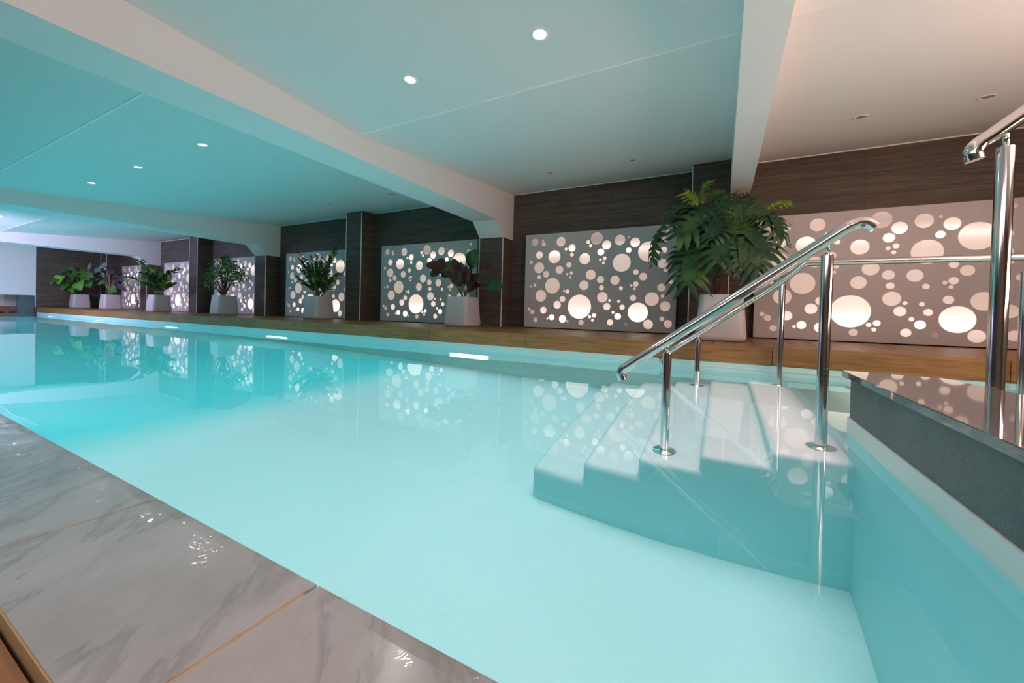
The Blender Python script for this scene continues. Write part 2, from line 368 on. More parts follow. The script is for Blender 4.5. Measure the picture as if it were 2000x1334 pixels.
def make_panel():
    t = thing('bubble_light_panel', 'x', 'light panel')
    bm = bmesh.new(); box(bm, 0, PW, 4.762, 4.80, PZ0, PZ1, 0.003); obj('opal_sheet', bm, M_panel, t)
    bm = bmesh.new(); box(bm, 0.06, PW-0.06, 4.80, 4.842, PZ0+0.06, PZ1-0.06); obj('back_frame', bm, M_rubber, t)
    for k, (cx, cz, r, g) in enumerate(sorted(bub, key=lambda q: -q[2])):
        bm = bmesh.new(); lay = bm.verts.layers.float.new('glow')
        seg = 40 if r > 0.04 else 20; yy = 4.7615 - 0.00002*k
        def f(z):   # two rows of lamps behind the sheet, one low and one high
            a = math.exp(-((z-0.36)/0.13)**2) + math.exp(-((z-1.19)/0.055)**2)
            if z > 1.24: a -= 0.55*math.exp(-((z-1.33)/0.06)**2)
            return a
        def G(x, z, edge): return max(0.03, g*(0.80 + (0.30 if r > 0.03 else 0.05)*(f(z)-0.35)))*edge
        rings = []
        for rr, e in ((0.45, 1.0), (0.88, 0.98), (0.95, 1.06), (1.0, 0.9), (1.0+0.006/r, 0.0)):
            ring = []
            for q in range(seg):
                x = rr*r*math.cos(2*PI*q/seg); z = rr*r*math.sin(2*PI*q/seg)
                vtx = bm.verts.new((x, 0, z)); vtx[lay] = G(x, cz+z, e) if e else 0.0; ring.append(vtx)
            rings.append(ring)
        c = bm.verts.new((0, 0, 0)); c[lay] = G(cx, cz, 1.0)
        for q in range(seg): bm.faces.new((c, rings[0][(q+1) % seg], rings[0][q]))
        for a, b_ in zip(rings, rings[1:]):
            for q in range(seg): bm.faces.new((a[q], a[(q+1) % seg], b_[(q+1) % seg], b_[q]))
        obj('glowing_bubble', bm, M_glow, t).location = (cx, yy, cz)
    return t
def copy_tree(root):
    r = root.copy(); C.objects.link(r)
    for ch in list(root.children):
        c = ch.copy(); C.objects.link(c); c.parent = r
        for g in ch.children:
            d = g.copy(); C.objects.link(d); d.parent = c
    return r
pan = make_panel()
PL = [(0.29, 'bubble light panel behind the handrails, nearest to the right edge'), (-2.36, 'bubble light panel left of the big split-leaf plant'),
      (-5.045, 'bubble light panel behind the dark maroon-leaved plant'), (-7.655, 'bubble light panel behind the upright dark green plant in the third pot from the right'),
      (-10.36, 'bubble light panel behind the small bushy tree with brown trunks'), (-12.87, 'narrow-looking bubble light panel right of the arching green plant'),
      (-15.52, 'leftmost bubble light panel, beside the plant with dark spiky leaves')]
for i, (x, lab) in enumerate(PL):
    o = pan if i == 0 else copy_tree(pan)
    o.location = (x, 0, 0); o['label'] = lab; o['category'] = 'light panel'; o['group'] = 'backlit bubble panels on the back wall'

# ---------------------------------------------------------------- teak bench
bench = thing('teak_bench', 'long low teak bench with plank top running along the back wall', 'bench', (0, 0, 0))
JO = [-16.39, -14.9, -13.2, -11.6, -9.64, -8.50, -7.38, -5.10, -2.79, -1.628, 0.325, 1.47, 3.4]
for a, b_ in zip(JO, JO[1:]):
    bm = bmesh.new(); box(bm, a+0.0015, b_-0.0015, 3.33, 3.352, 0.070, 0.203, 0.002); obj('fascia_board', bm, M_teak, bench)
bm = bmesh.new(); x = -16.385
gaps = 0.1425
x = 0.087-0.1425*115
while x < 3.3:
    if x+0.1385 > XL: box(bm, max(x+0.002, XL), min(x+0.1395, 3.4), 3.335, YW, 0.181, 0.204)
    x += gaps
obj('plank_top', bm, M_teaktop, bench)
bm = bmesh.new(); box(bm, XL, 3.4, 3.353, YW-0.001, 0.07, 0.170); obj('base', bm, M_rubber, bench)

# ---------------------------------------------------------------- pool basin, coping, kerbs
FZ = -1.15
ST_Y0, ST_Y1 = 1.745, 3.33
treads = [(-0.80, -0.92), (-0.545, -0.77), (-0.30, -0.62), (-0.06, -0.475), (0.18, -0.33), (0.42, -0.18)]
bm = bmesh.new()
box(bm, XL-0.4, 0.6, 0.2, 3.5, FZ-0.1, FZ)                                     # floor
struct(obj('floor_pool', bm, M_liner), 'pale pool floor under the water')
bm = bmesh.new(); box(bm, XL-0.4, 3.3, 3.33, 3.45, FZ, 0.0); box(bm, XL-0.4, 3.3, 3.331, 3.5, -0.002, 0.069)
struct(obj('wall_pool_far', bm, M_liner))
bm = bmesh.new(); box(bm, XL, 3.3, 3.322, 3.345, 0.034, 0.040); struct(obj('trim_4', bm, M_white))
bm = bmesh.new(); box(bm, XL-0.4, 3.3, 0.25, 0.365, FZ, -0.03); struct(obj('wall_pool_near', bm, M_liner))
bm = bmesh.new(); box(bm, XL-0.5, XL-0.02, 0.2, 3.4, FZ, 0.0); struct(obj('wall_pool_end', bm, M_liner))
# right end: below the stone block
bm = bmesh.new(); box(bm, 0.4185, 0.72, -1.5, 1.853, FZ, 0.0); struct(obj('wall_pool_right', bm, M_liner))
bm = bmesh.new(); box(bm, 0.4175, 0.70, -1.5, 1.856, -0.03, 0.052, 0.003); struct(obj('trim_5', bm, M_kerb))
# platform floor behind the block
bm = bmesh.new(); box(bm, 0.72, 3.3, YN, 3.33, -0.35, -0.18); struct(obj('floor_platform', bm, M_liner))

# stairs, one moulded unit with a rounded near right corner
def stairs():
    """stepped profile with rounded noses, extruded along the treads; the near end is rounded over"""
    R = 0.03; pr = [(treads[0][0], FZ)]
    for i, (x0, z) in enumerate(treads):
        x1 = treads[i+1][0] if i < 5 else 0.74
        for k in range(7):
            a = PI/2*k/6; pr.append((x0+R-R*math.cos(a), z-R+R*math.sin(a)))
        if i < 5: pr += [(x1-0.012, z), (x1-0.003, z+0.003), (x1, z+0.012)]
        else: pr.append((x1, z))
    pr.append((0.74, FZ)); bm = bmesh.new(); rows = []
    n = len(pr)
    def inset(q):      # outline pulled in for the rounded end
        return q
    steps = [(0.0, 0.035), (0.003, 0.022), (0.010, 0.010), (0.020, 0.003), (0.035, 0.0)]
    for dy, ins in steps + [(ST_Y1-ST_Y0, 0.0)]:
        row = []
        for k, (x, z) in enumerate(pr):
            nx = -1 if k == 0 else 0
            lower = ins if z > FZ+0.01 else 0
            row.append(bm.verts.new((x + (ins if x < treads[0][0]+0.001 else ins*0.6), ST_Y0+dy, z-lower)))
        rows.append(row)
    for a, b_ in zip(rows, rows[1:]):
        for k in range(n-1): bm.faces.new((a[k], a[k+1], b_[k+1], b_[k]))
    bm.faces.new(rows[0]); bm.faces.new(rows[-1][::-1])
    o = obj('pool_stairs', bm, M_liner, None, True)
    m = o.modifiers.new('s', 'EDGE_SPLIT'); m.split_angle = math.radians(50)
    return tag(o, 'white moulded pool stairs under water in the right corner', 'stairs')
stairs()

# water
bm = bmesh.new()
WP = [(XL-0.03, 0.367), (0.425, 0.367), (0.425, 1.85), (0.71, 1.85), (0.71, -1.0), (3.3, -1.0), (3.3, 3.336), (XL-0.03, 3.336)]
prism(bm, WP, 'Z', FZ-0.02, 0.0)
wt = obj('pool_water', bm, M_water); wt['kind'] = 'stuff'; wt['label'] = 'clear turquoise pool water with a mirror-like surface'; wt['category'] = 'water'

# underwater lamps in the far wall
for i, x in enumerate(POOL_LAMPS_X):
    lab = ['bright underwater lamp in the far pool wall nearest the stairs', 'underwater lamp in the far pool wall, second from the stairs', 'underwater lamp in the far pool wall, third from the stairs',
           'underwater lamp in the far pool wall below the arching green plant', 'underwater lamp in the far pool wall nearest the left end'][i]
    t = thing('underwater_lamp', lab, 'pool light', (x, 3.33, -0.42), 'underwater lamps in the far pool wall')
    bm = bmesh.new(); box(bm, -0.245, 0.245, -0.012, 0.0, -0.145, 0.145, 0.003); obj('frame', bm, M_white, t)
    bm = bmesh.new(); box(bm, -0.225, 0.225, -0.016, -0.011, -0.12, 0.12); obj('lens', bm, M_poollamp, t)

# marble edge of the near side, in slabs with sandy joints
MS = [(-9.5, -4.0), (-4.0, -2.75), (-2.75, -1.75), (-1.75, -1.02), (-1.02, -0.503), (-0.503, 0.40)]
MJ = [-7.0, -5.5, -4.2, -3.1, -2.0, -1.0, -0.50, 0.42]
prev = -16.3
for k, xj in enumerate(MJ):
    bm = bmesh.new()
    prism(bm, [(0.129, -0.12), (0.136, 0.0025), (0.346, 0.0025), (0.362, 0.0012), (0.3668, 0.0006), (0.3675, -0.012), (0.3675, -0.12)], 'X', prev+0.003, xj-0.003)
    o = struct(obj('trim_%d' % (6+k), bm, M_marble), 'wet veined marble edge slab'); prev = xj
bm = bmesh.new(); box(bm, -16.3, 0.42, 0.134, 0.345, -0.1, 0.0008); struct(obj('trim_14', bm, M_grout), 'sandy joints between the marble slabs')
# deck floor this side
bm = bmesh.new(); box(bm, -19, 0.42, YN, 0.128, -0.15, -0.012); struct(obj('floor', bm, M_deckwood), 'wooden deck floor')
bm = bmesh.new(); box(bm, -19.2, XL-0.02, YN, YW, -1.3, 0.028); struct(obj('floor_far', bm, M_stone), 'floor beyond the low opening')

# ---------------------------------------------------------------- stone block and slab
t = thing('stone_parapet', 'dark grey stone parapet with a polished grey slab top beside the stairs', 'parapet', (0.42, 1.0, 0.05))
def sub(name, bm, m, p=t, off=None, smooth=False):
    o = obj(name, bm, m, p, smooth); o.location = -Vector(p.location); return o
bm = bmesh.new(); box(bm, 0.422, 0.69, -1.5, 1.845, 0.053, 0.197, 0.002); sub('body', bm, M_stone)
bm = bmesh.new(); prism(bm, [(0.40, -1.5), (0.40, 1.867), (0.665, 1.845), (0.685, 1.72), (0.715, 1.55), (0.74, -1.5)], 'Z', 0.197, 0.2185)
bmesh.ops.recalc_face_normals(bm, faces=bm.faces[:]); bmesh.ops.bevel(bm, geom=bm.edges[:], offset=0.0015, segments=1, affect='EDGES')
sub('slab_top', bm, M_slab)

# ---------------------------------------------------------------- handrails
def handrail(label, path, posts, R=0.0215, rp=0.0195, name='handrail', group='stainless steel handrails of the pool stairs'):
    t = thing(name, label, 'handrail', path[0], group)
    bm = bmesh.new(); tube(bm, path, R, 24)
    o = sub('rail', bm, M_steel, t, smooth=True)
    m = o.modifiers.new('s', 'EDGE_SPLIT'); m.split_angle = math.radians(50)
    for (x, y, z0, z1, zr) in posts:
        bm = bmesh.new(); lathe(bm, [(rp*0.9, z0), (rp, z0+0.002), (rp, z1-0.004), (rp*0.96, z1), (rp*0.9, z1)], (x, y, 0), 28)
        p = sub('post', bm, M_steel, t, smooth=True); m = p.modifiers.new('s', 'EDGE_SPLIT'); m.split_angle = math.radians(40)
        bm = bmesh.new(); lathe(bm, [(0.0075, z1-0.002), (0.0075, zr)], (x, y, 0), 16); n = obj('neck', bm, M_steel, p, True)
        bm = bmesh.new(); lathe(bm, [(0.050, z0), (0.050, z0+0.004), (0.046, z0+0.009), (0.026, z0+0.011), (0.022, z0+0.016), (rp, z0+0.017)], (x, y, 0), 36); obj('flange', bm, M_steel, p, True)
    return t
near = smooth_path([(-0.402, 1.88, 0.098), (-0.411, 1.88, 0.125), (-0.402, 1.88, 0.147), (-0.378, 1.88, 0.166), (-0.30, 1.88, 0.225), (-0.203, 1.88, 0.297), (0.0, 1.88, 0.450), (0.20, 1.88, 0.600), (0.385, 1.88, 0.738), (0.412, 1.88, 0.755), (0.437, 1.88, 0.765), (0.460, 1.88, 0.762), (0.480, 1.88, 0.745)], 6)
handrail('sloping steel handrail nearest the camera, its lower end curled over the water', near, [(-0.210, 1.88, -0.62, 0.238, 0.285), (0.352, 1.905, -0.33, 0.655, 0.705)])
far = smooth_path([(-0.395, 3.25, 0.03), (-0.405, 3.25, 0.06), (-0.395, 3.25, 0.09), (-0.336, 3.25, 0.142), (-0.15, 3.25, 0.279), (0.1, 3.25, 0.468), (0.278, 3.25, 0.602), (0.42, 3.25, 0.722), (0.462, 3.25, 0.766), (0.49, 3.25, 0.782), (0.54, 3.25, 0.784), (0.9, 3.25, 0.784), (1.5, 3.25, 0.784), (2.3, 3.25, 0.784)], 5)
handrail('steel handrail by the far pool wall that slopes up and runs level to the right', far, [(-0.150, 3.245, -0.62, 0.236, 0.275), (0.362, 3.255, -0.33, 0.640, 0.668), (1.475, 3.25, -0.18, 0.70, 0.77)], R=0.0195)
up3 = smooth_path([(0.655, 1.69, 0.893), (0.650, 1.69, 0.915), (0.660, 1.69, 0.938), (0.690, 1.69, 0.962), (0.76, 1.69, 1.020), (0.95, 1.69, 1.17), (1.4, 1.69, 1.52)], 6)
handrail('steel handrail at the right edge, rising from a thick post behind the slab', up3, [(0.716, 1.69, -0.18, 0.921, 0.975)])

# ---------------------------------------------------------------- downlights
def downlight(x, y, lit, label, group):
    z = ceil_z(y, x); t = thing('downlight', label, 'ceiling light', (x, y, z), group)
    yc, zc, kk = ceil_prof(x); a = math.atan(kk if y > yc else -0.0565); t.rotation_euler = (a, 0, 0)
    bm = bmesh.new(); lathe(bm, [(0.030, -0.0005), (0.030, -0.004), (0.046, -0.004), (0.049, -0.0005)], (0, 0, 0), 36)
    bm.faces.ensure_lookup_table(); bmesh.ops.delete(bm, geom=[f for f in bm.faces if len(f.verts) > 4], context='FACES')
    obj('ring', bm, M_white, t, True)
    bm = bmesh.new(); bmesh.ops.create_circle(bm, cap_ends=True, radius=0.0305, segments=32, matrix=Matrix.Translation((0, 0, -0.0022)))
    obj('lens', bm, M_lamp if lit else M_offlens, t)
labs = ['lit downlight nearest the camera in the middle of the near ceiling bay', 'second lit downlight of the near bay, close to the big beam', 'lit downlight nearest the big beam in the second ceiling bay',
        'middle lit downlight of the three in the second ceiling bay', 'leftmost lit downlight of the second ceiling bay', 'small lit downlight in the far bay, right one', 'small lit downlight in the far bay at the left edge', 'lit downlight of the far bay, hidden furthest left']
for (x, y), lab in zip(LIT[:7], labs): downlight(x, y, True, lab, 'lit ceiling downlights over the pool')
labs = ['unlit downlight in the pink ceiling, left of the two', 'unlit downlight in the pink ceiling near the rising handrail', 'unlit downlight left of the beam above the big split-leaf plant', 'unlit downlight near the wall over the panel left of the big plant',
        'unlit downlight near the wall just left of the big beam', 'unlit downlight near the wall over the upright green plant', 'unlit downlight near the wall at the second beam']
for (x, y), lab in zip(OFF, labs): downlight(x, y, False, lab, 'unlit ceiling downlights near the back wall')

# ---------------------------------------------------------------- pots and plants
def sq_ring(bm, hw, z, cr, n=6):
    pts = []
    for (sx, sy, a0) in ((1, 1, 0), (-1, 1, PI/2), (-1, -1, PI), (1, -1, 3*PI/2)):
        for k in range(n+1):
            a = a0+PI/2*k/n; pts.append((sx*(hw-cr)+cr*math.cos(a), sy*(hw-cr)+cr*math.sin(a), z))
    return [bm.verts.new(p) for p in pts]
def pot(t, s=1.0):
    bm = bmesh.new()
    prof = [(0.150, 0.0), (0.165, 0.003), (0.178, 0.012), (0.186, 0.028), (0.188, 0.045), (0.160, 0.378), (0.159, 0.382), (0.150, 0.382), (0.148, 0.378), (0.150, 0.345)]
    rings = [sq_ring(bm, a*s, z*s, (0.055 if a < 0.17 else 0.06)*s) for a, z in prof]
    n = len(rings[0])
    for a, b_ in zip(rings, rings[1:]):
        for k in range(n): bm.faces.new((a[k], a[(k+1) % n], b_[(k+1) % n], b_[k]))
    bm.faces.new(rings[0][::-1])
    o = obj('pot', bm, M_pot, t, True); m = o.modifiers.new('s', 'EDGE_SPLIT'); m.split_angle = math.radians(50)
    bm = bmesh.new(); r = sq_ring(bm, 0.150*s, 0.352*s, 0.05*s); bm.faces.new(r); obj('soil', bm, M_soil, t)

def frame(d, up=Vector((0, 0, 1))):
    d = d.normalized(); s = d.cross(up)
    if s.length < 1e-4: s = d.cross(Vector((0, 1, 0)))
    s.normalize(); return d, s, s.cross(d)
def blade(bm, base, tip, width, droop=0.15, fold=0.25, shape='oval', up=Vector((0, 0, 1)), seg=8, mi=0):
    """one leaf blade: a curved, slightly folded surface"""
    base = Vector(base); tip = Vector(tip); L = (tip-base).length
    d, s, n = frame(tip-base, up); prev = None
    def wd(t):
        if shape == 'oval': return math.sin(PI*min(1, t*0.97+0.02))**0.75
        if shape == 'heart': return (1.0 if t > 0.18 else 0.72+t*1.55)*(1-t)**0.55*1.0 if t < 1 else 0
        if shape == 'lance': return math.sin(PI*t**0.8)**1.1
        return math.sin(PI*t)
    for i in range(seg+1):
        t = i/seg; c = base+d*L*t + n*L*droop*(4*t*(1-t)) ; h = wd(t)*width/2
        row = [bm.verts.new(c - s*h + n*h*fold), bm.verts.new(c - s*h*0.5+n*h*fold*0.35), bm.verts.new(c), bm.verts.new(c + s*h*0.5+n*h*fold*0.35), bm.verts.new(c + s*h + n*h*fold)]
        if prev:
            for k in range(4):
                f = bm.faces.new((prev[k], row[k], row[k+1], prev[k+1])); f.material_index = mi
        prev = row
def split_leaf(bm, base, tip, width, up, lobes=9, droop=0.12, mi=0, seed=0):
    """deeply lobed leaf: midrib strip with pointed, wavy fingers both sides"""
    rnd = random.Random(seed); base = Vector(base); tip = Vector(tip); L = (tip-base).length
    d, s, n = frame(tip-base, Vector(up))
    def mid(t): return base+d*L*t+n*L*droop*4*t*(1-t)
    prev = None
    for i in range(13):
        t = i/12; h = width*0.17*math.sin(PI*min(1, 0.12+0.86*t))**0.6*(1.0 if t < .97 else .3); c = mid(t)
        row = [bm.verts.new(c-s*h+n*0.004), bm.verts.new(c), bm.verts.new(c+s*h+n*0.004)]
        if prev:
            for k in range(2): bm.faces.new((prev[k], row[k], row[k+1], prev[k+1])).material_index = mi
        prev = row
    for side in (-1, 1):
        for i in range(lobes):
            t = -0.02+0.90*i/(lobes-1); t0 = max(0.0, t)
            prof = (0.55+0.45*math.sin(PI*(0.12+0.62*t)))*(1.0 if t < 0.75 else 1-(t-0.75)*1.6)
            Lf = width*0.56*prof*rnd.uniform(0.85, 1.12)
            ang = math.radians(118 - 88*t + rnd.uniform(-6, 6))
            ld = (d*math.cos(ang) + s*side*math.sin(ang)).normalized()
            ln = n; ls = ld.cross(ln).normalized()
            root = mid(t0) ; prevr = None; hw = L*0.050*rnd.uniform(0.85, 1.15)
            for j in range(8):
                q = j/7; c = root+ld*Lf*q + d*(Lf*0.22*q*q) - n*(Lf*0.25*q*q) + n*0.012*math.sin(q*7+i)
                h = hw*(0.95+0.45*math.sin(q*PI*0.9))*(1-q**3.2) + 0.0005
                row = [bm.verts.new(c-ls*h), bm.verts.new(c+n*h*0.25), bm.verts.new(c+ls*h)]
                if prevr:
                    for k in range(2): bm.faces.new((prevr[k], row[k], row[k+1], prevr[k+1])).material_index = mi
                prevr = row
def bez(a, b_, c, n=8):
    a, b_, c = Vector(a), Vector(b_), Vector(c)
    return [a*(1-t)**2+b_*2*t*(1-t)+c*t*t for t in [i/n for i in range(n+1)]]

def plant(label, x, y, s=1.0):
    t = thing('potted_plant', label, 'potted plant', (x, y, 0.204), 'plants in white pots on the teak bench'); pot(t, s); return t
def fin(name, bm, m, t, smooth=True):
    """mesh built in world coordinates goes under its plant"""
    o = link(name, (lambda me: (bm.to_mesh(me), bm.free(), me)[2])(bpy.data.meshes.new(name)), m, t, smooth); o.location = -Vector(t.location); return o

# 1 big split-leaf plant
PXY = [(-0.008, 3.92), (-3.0, 4.24), (-5.95, 4.27), (-8.60, 4.13), (-11.34, 4.11), (-14.09, 4.11), (-16.10, 4.06)]
t = plant('tall split-leaf plant with a bare trunk, largest of the potted plants', *PXY[0], 1.04)
Y0 = 3.92
top = at(1401, 540, Y0)
bmS = bmesh.new(); tube(bmS, smooth_path([at(1401, 590, Y0), at(1400, 572, Y0), at(1402, 555, Y0), top], 4), [0.030]*6+[0.033]*5+[0.036]*2, 12)
for k in range(5):
    a = k*1.3; tube(bmS, bez(top+Vector((0.03*math.cos(a), 0.03*math.sin(a), -0.02)), top+Vector((0.06*math.cos(a), 0.06*math.sin(a), -0.12)), top+Vector((0.05*math.cos(a), 0.05*math.sin(a), -0.24))), 0.003, 5)
bmL = bmesh.new(); bmP = bmesh.new()
# base px, tip px, depth of base and tip, width, normal-ish up vector, material
LV = [((1297, 440), (1276, 512), 0.0, -0.05, 0.24, (-0.6, -0.5, 0.5), 0), ((1370, 392), (1383, 356), 0.05, 0.05, 0.15, (-0.8, -0.6, 0.2), 1),
      ((1385, 405), (1300, 416), 0.05, 0.15, 0.30, (0, -0.6, 0.8), 0), ((1395, 412), (1322, 468), -0.05, -0.20, 0.36, (0, -0.85, 0.5), 0),
      ((1358, 484), (1343, 560), -0.10, -0.24, 0.40, (-0.2, -0.9, 0.3), 0), ((1412, 448), (1402, 518), -0.12, -0.28, 0.42, (0, -0.9, 0.4), 0),
      ((1452, 445), (1500, 505), -0.05, -0.18, 0.38, (0.3, -0.8, 0.5), 0), ((1458, 470), (1484, 530), -0.12, -0.25, 0.40, (0.3, -0.9, 0.3), 0),
      ((1496, 410), (1527, 470), 0.0, -0.05, 0.30, (0.5, -0.6, 0.6), 0), ((1406, 418), (1422, 384), 0.12, 0.15, 0.26, (0, -0.9, 0.3), 0),
      ((1447, 420), (1466, 388), 0.20, 0.25, 0.22, (0, -0.9, 0.3), 0), ((1446, 470), (1448, 530), -0.18, -0.28, 0.24, (0.5, -0.8, 0.3), 0),
      ((1362, 396), (1338, 377), 0.05, 0.05, 0.17, (0, -0.8, 0.6), 1), ((1497, 408), (1541, 396), 0.02, 0.02, 0.14, (0, -0.6, 0.8), 1),
      ((1398, 485), (1372, 425), 0.10, 0.18, 0.34, (0, 0.8, -0.3), 1), ((1425, 480), (1446, 420), 0.08, 0.18, 0.34, (0, 0.8, -0.3), 1),
      ((1375, 480), (1345, 440), 0.10, 0.20, 0.32, (0, 0.8, -0.3), 1), ((1348, 404), (1325, 440), 0.10, 0.10, 0.28, (-0.3, -0.8, 0.5), 0),
      ((1425, 400), (1452, 420), -0.08, -0.20, 0.26, (0.2, -0.8, 0.6), 0), ((1475, 425), (1520, 440), 0.12, 0.1, 0.30, (0.3, -0.7, 0.6), 0),
      ((1370, 420), (1360, 480), -0.02, -0.10, 0.34, (-0.2, -0.9, 0.4), 0), ((1430, 430), (1445, 490), 0.0, -0.10, 0.34, (0.2, -0.9, 0.4), 0),
      ((1382, 450), (1366, 505), 0.05, 0.0, 0.34, (0, -0.9, 0.3), 0), ((1440, 470), (1470, 540), 0.05, 0.0, 0.3, (0.2, -0.9, 0.3), 0),
      ((1400, 430), (1392, 470), -0.12, -0.22, 0.30, (0, -0.8, 0.5), 0), ((1348, 470), (1322, 520), 0.0, -0.05, 0.3, (-0.3, -0.9, 0.3), 0),
      ((1400, 395), (1404, 372), 0.15, 0.2, 0.16, (0.3, -0.9, 0.3), 0)]
for k, (b0, b1, d0, d1, wd_, up, mi) in enumerate(LV):
    A = at(*b0, Y0+d0); B = at(*b1, Y0+d1)
    if mi and k > 13: split_leaf(bmL, A, B, wd_, up, 7, 0.05, 1, k)
    else: split_leaf(bmL, A, B, wd_, up, 7, 0.10, mi, k)
    m_ = (top+A)/2; m_.z = max(top.z, A.z)*0.6+min(top.z, A.z)*0.4+0.03
    tube(bmP, bez(top, m_, A, 8), 0.0045, 6)
fin('trunk', bmS, M_bark, t); fin('foliage', bmL, [L_selloum, L_lime], t); fin('leaf_stalks', bmP, M_stem, t)

# 2 maroon broad-leaved plant
t = plant('potted plant with broad dark maroon leaves on thin stalks', *PXY[1]); Y0 = 4.24
bmL = bmesh.new(); bmP = bmesh.new(); root = at(906, 575, Y0)
LV = [((868, 528), (832, 516), -.10, .085, 0), ((866, 530), (840, 536), -.12, .12, 0), ((870, 522), (850, 512), 0, .11, 0), ((884, 530), (872, 512), .05, .11, 1), ((898, 545), (886, 505), -.05, .10, 0),
      ((905, 545), (900, 512), .03, .12, 2), ((908, 555), (912, 520), -.1, .13, 0), ((900, 560), (892, 525), -.1, .12, 0), ((919, 526), (935, 487), .02, .15, 2), ((945, 530), (974, 520), .02, .08, 3),
      ((951, 560), (984, 562), -.04, .10, 2), ((912, 562), (937, 538), -.08, .12, 0), ((912, 566), (938, 558), -.02, .11, 0), ((915, 545), (922, 525), .08, .12, 0), ((880, 540), (868, 525), .10, .12, 2), ((925, 550), (940, 543), .08, .11, 2),
      ((893, 548), (880, 520), .08, .12, 0), ((905, 558), (922, 535), .05, .13, 0)]
for k, (b0, b1, dy, wd_, mi) in enumerate(LV):
    A = at(*b0, Y0+dy); B = at(*b1, Y0+dy-0.03)
    blade(bmL, A, B, wd_*1.6, 0.10, 0.22, 'oval', Vector((0.1*(-1)**k, -0.85, 0.45)), 9, mi)
    m_ = Vector((A.x*0.55+root.x*0.45, (A.y+root.y)/2, A.z*0.5+root.z*0.5+0.02)); tube(bmP, bez(root+Vector((random.uniform(-.03, .03), random.uniform(-.03, .03), -0.03)), m_, A, 8), 0.0035, 6)
tube(bmP, bez(root, at(925, 560, Y0), at(965, 539, Y0)), 0.003, 6)
fin('foliage', bmL, [L_maroon, L_bush, L_zz, simple('wine_leaf', (0.14, 0.03, 0.06), 0.4)], t); fin('leaf_stalks', bmP, M_stem, t)

# 3 and 5 plants with long fronds of paired leaflets
def fronds(t, root, Y0, F, leaflet=0.075, mi=None):
    bmL = bmesh.new(); bmP = bmesh.new()
    for k, (c, e, dy, n) in enumerate(F):
        P0 = root+Vector((random.uniform(-.05, .05), random.uniform(-.05, .05), -0.03)); E_ = at(*e, Y0+dy); Cc = at(*c, Y0+dy*0.5)
        pth = bez(P0, Cc, E_, 20); tube(bmP, pth, [0.007-0.005*i/20 for i in range(21)], 6)
        for i in range(n):
            q = 0.25+0.75*i/(n-1); j = min(19, int(q*20)); p = pth[j].lerp(pth[j+1], q*20-j) if j < 20 else pth[20]
            d = (pth[min(20, j+1)]-pth[j]).normalized(); _, s, nn = frame(d)
            for side in (-1, 1):
                ll = leaflet*(0.75+0.5*math.sin(PI*q))*random.uniform(.85, 1.15)
                e2 = p + (d*0.75+s*side*0.8+nn*0.25+Vector((random.uniform(-.2, .2), random.uniform(-.2, .2), random.uniform(-.2, .2)))).normalized()*ll
                blade(bmL, p, e2, ll*0.42, 0.08, 0.3, 'oval', Vector((random.uniform(-.5, .5), -0.6, 0.7)), 4, 1 if random.random() < 0.14 else 0)
    fin('foliage', bmL, [L_zz, L_lime], t); fin('fronds', bmP, M_stem, t)
t = plant('potted plant with dense upright glossy dark green fronds, before a bubble panel', *PXY[2])
fronds(t, at(623, 574, 4.27), 4.27, [((612, 520), (577, 486), 0, 12), ((640, 520), (667, 474), 0, 14), ((600, 520), (588, 508), .05, 11), ((610, 545), (584, 524), -.08, 12), ((605, 560), (577, 539), -.05, 11), ((615, 560), (592, 556), -.12, 9),
    ((640, 555), (663, 537), -.05, 12), ((640, 565), (655, 548), -.15, 9), ((622, 540), (620, 502), 0, 14), ((628, 540), (632, 508), .1, 13), ((632, 545), (640, 515), -.08, 12), ((616, 545), (610, 505), .08, 12), ((626, 550), (626, 520), -.12, 11), ((618, 555), (612, 530), -.12, 9), ((634, 560), (640, 535), -.15, 9), ((614, 540), (602, 512), .1, 10), ((640, 540), (648, 505), .05, 12)], 0.085)
t = plant('potted plant with long arching green fronds reaching left over the second pot', *PXY[4])
fronds(t, at(310, 573, 4.11), 4.11, [((298, 520), (264, 506), 0, 18), ((290, 548), (243, 541), -.05, 17), ((325, 535), (352, 526), 0, 15), ((330, 560), (337, 554), -.05, 11), ((298, 540), (275, 533), .05, 13), ((308, 545), (300, 525), .05, 13), ((314, 545), (318, 527), .05, 13), ((302, 550), (290, 536), -.1, 12), ((318, 555), (330, 537), -.1, 12),
    ((300, 562), (284, 553), -.15, 10), ((320, 562), (328, 548), -.2, 10), ((310, 555), (308, 540), -.15, 10)], 0.12)

# 4 small bushy tree
t = plant('potted small bushy tree with several brown trunks and tiny green leaves', *PXY[3]); Y0 = 4.13
bmS = bmesh.new(); bmL = bmesh.new(); root = at(436, 574, Y0)
TR = [((424, 548), 0), ((432, 535), .05), ((440, 540), -.05), ((452, 550), 0), ((420, 560), -.05), ((446, 530), .05)]
for (e, dy) in TR:
    E_ = at(*e, Y0+dy); tube(bmS, bez(root+Vector((0, 0, -.05)), (root+E_)/2+Vector((0.02, 0, -.03)), E_, 8), [0.026-0.017*i/8 for i in range(9)], 8)
CL = [((410, 541), .05, .1, .09), ((411, 556), -.03, .1, .09), ((425, 520), 0, .15, .13), ((420, 534), .05, .15, .12), ((445, 516), 0, .14, .13), ((450, 530), -.1, .15, .14), ((437, 540), -.08, .14, .12), ((463, 530), .05, .15, .12), ((470, 542), 0, .12, .10), ((458, 548), -.1, .13, .11), ((441, 507), 0, .07, .06), ((432, 528), .1, .14, .13), ((452, 519), .08, .13, .12)]
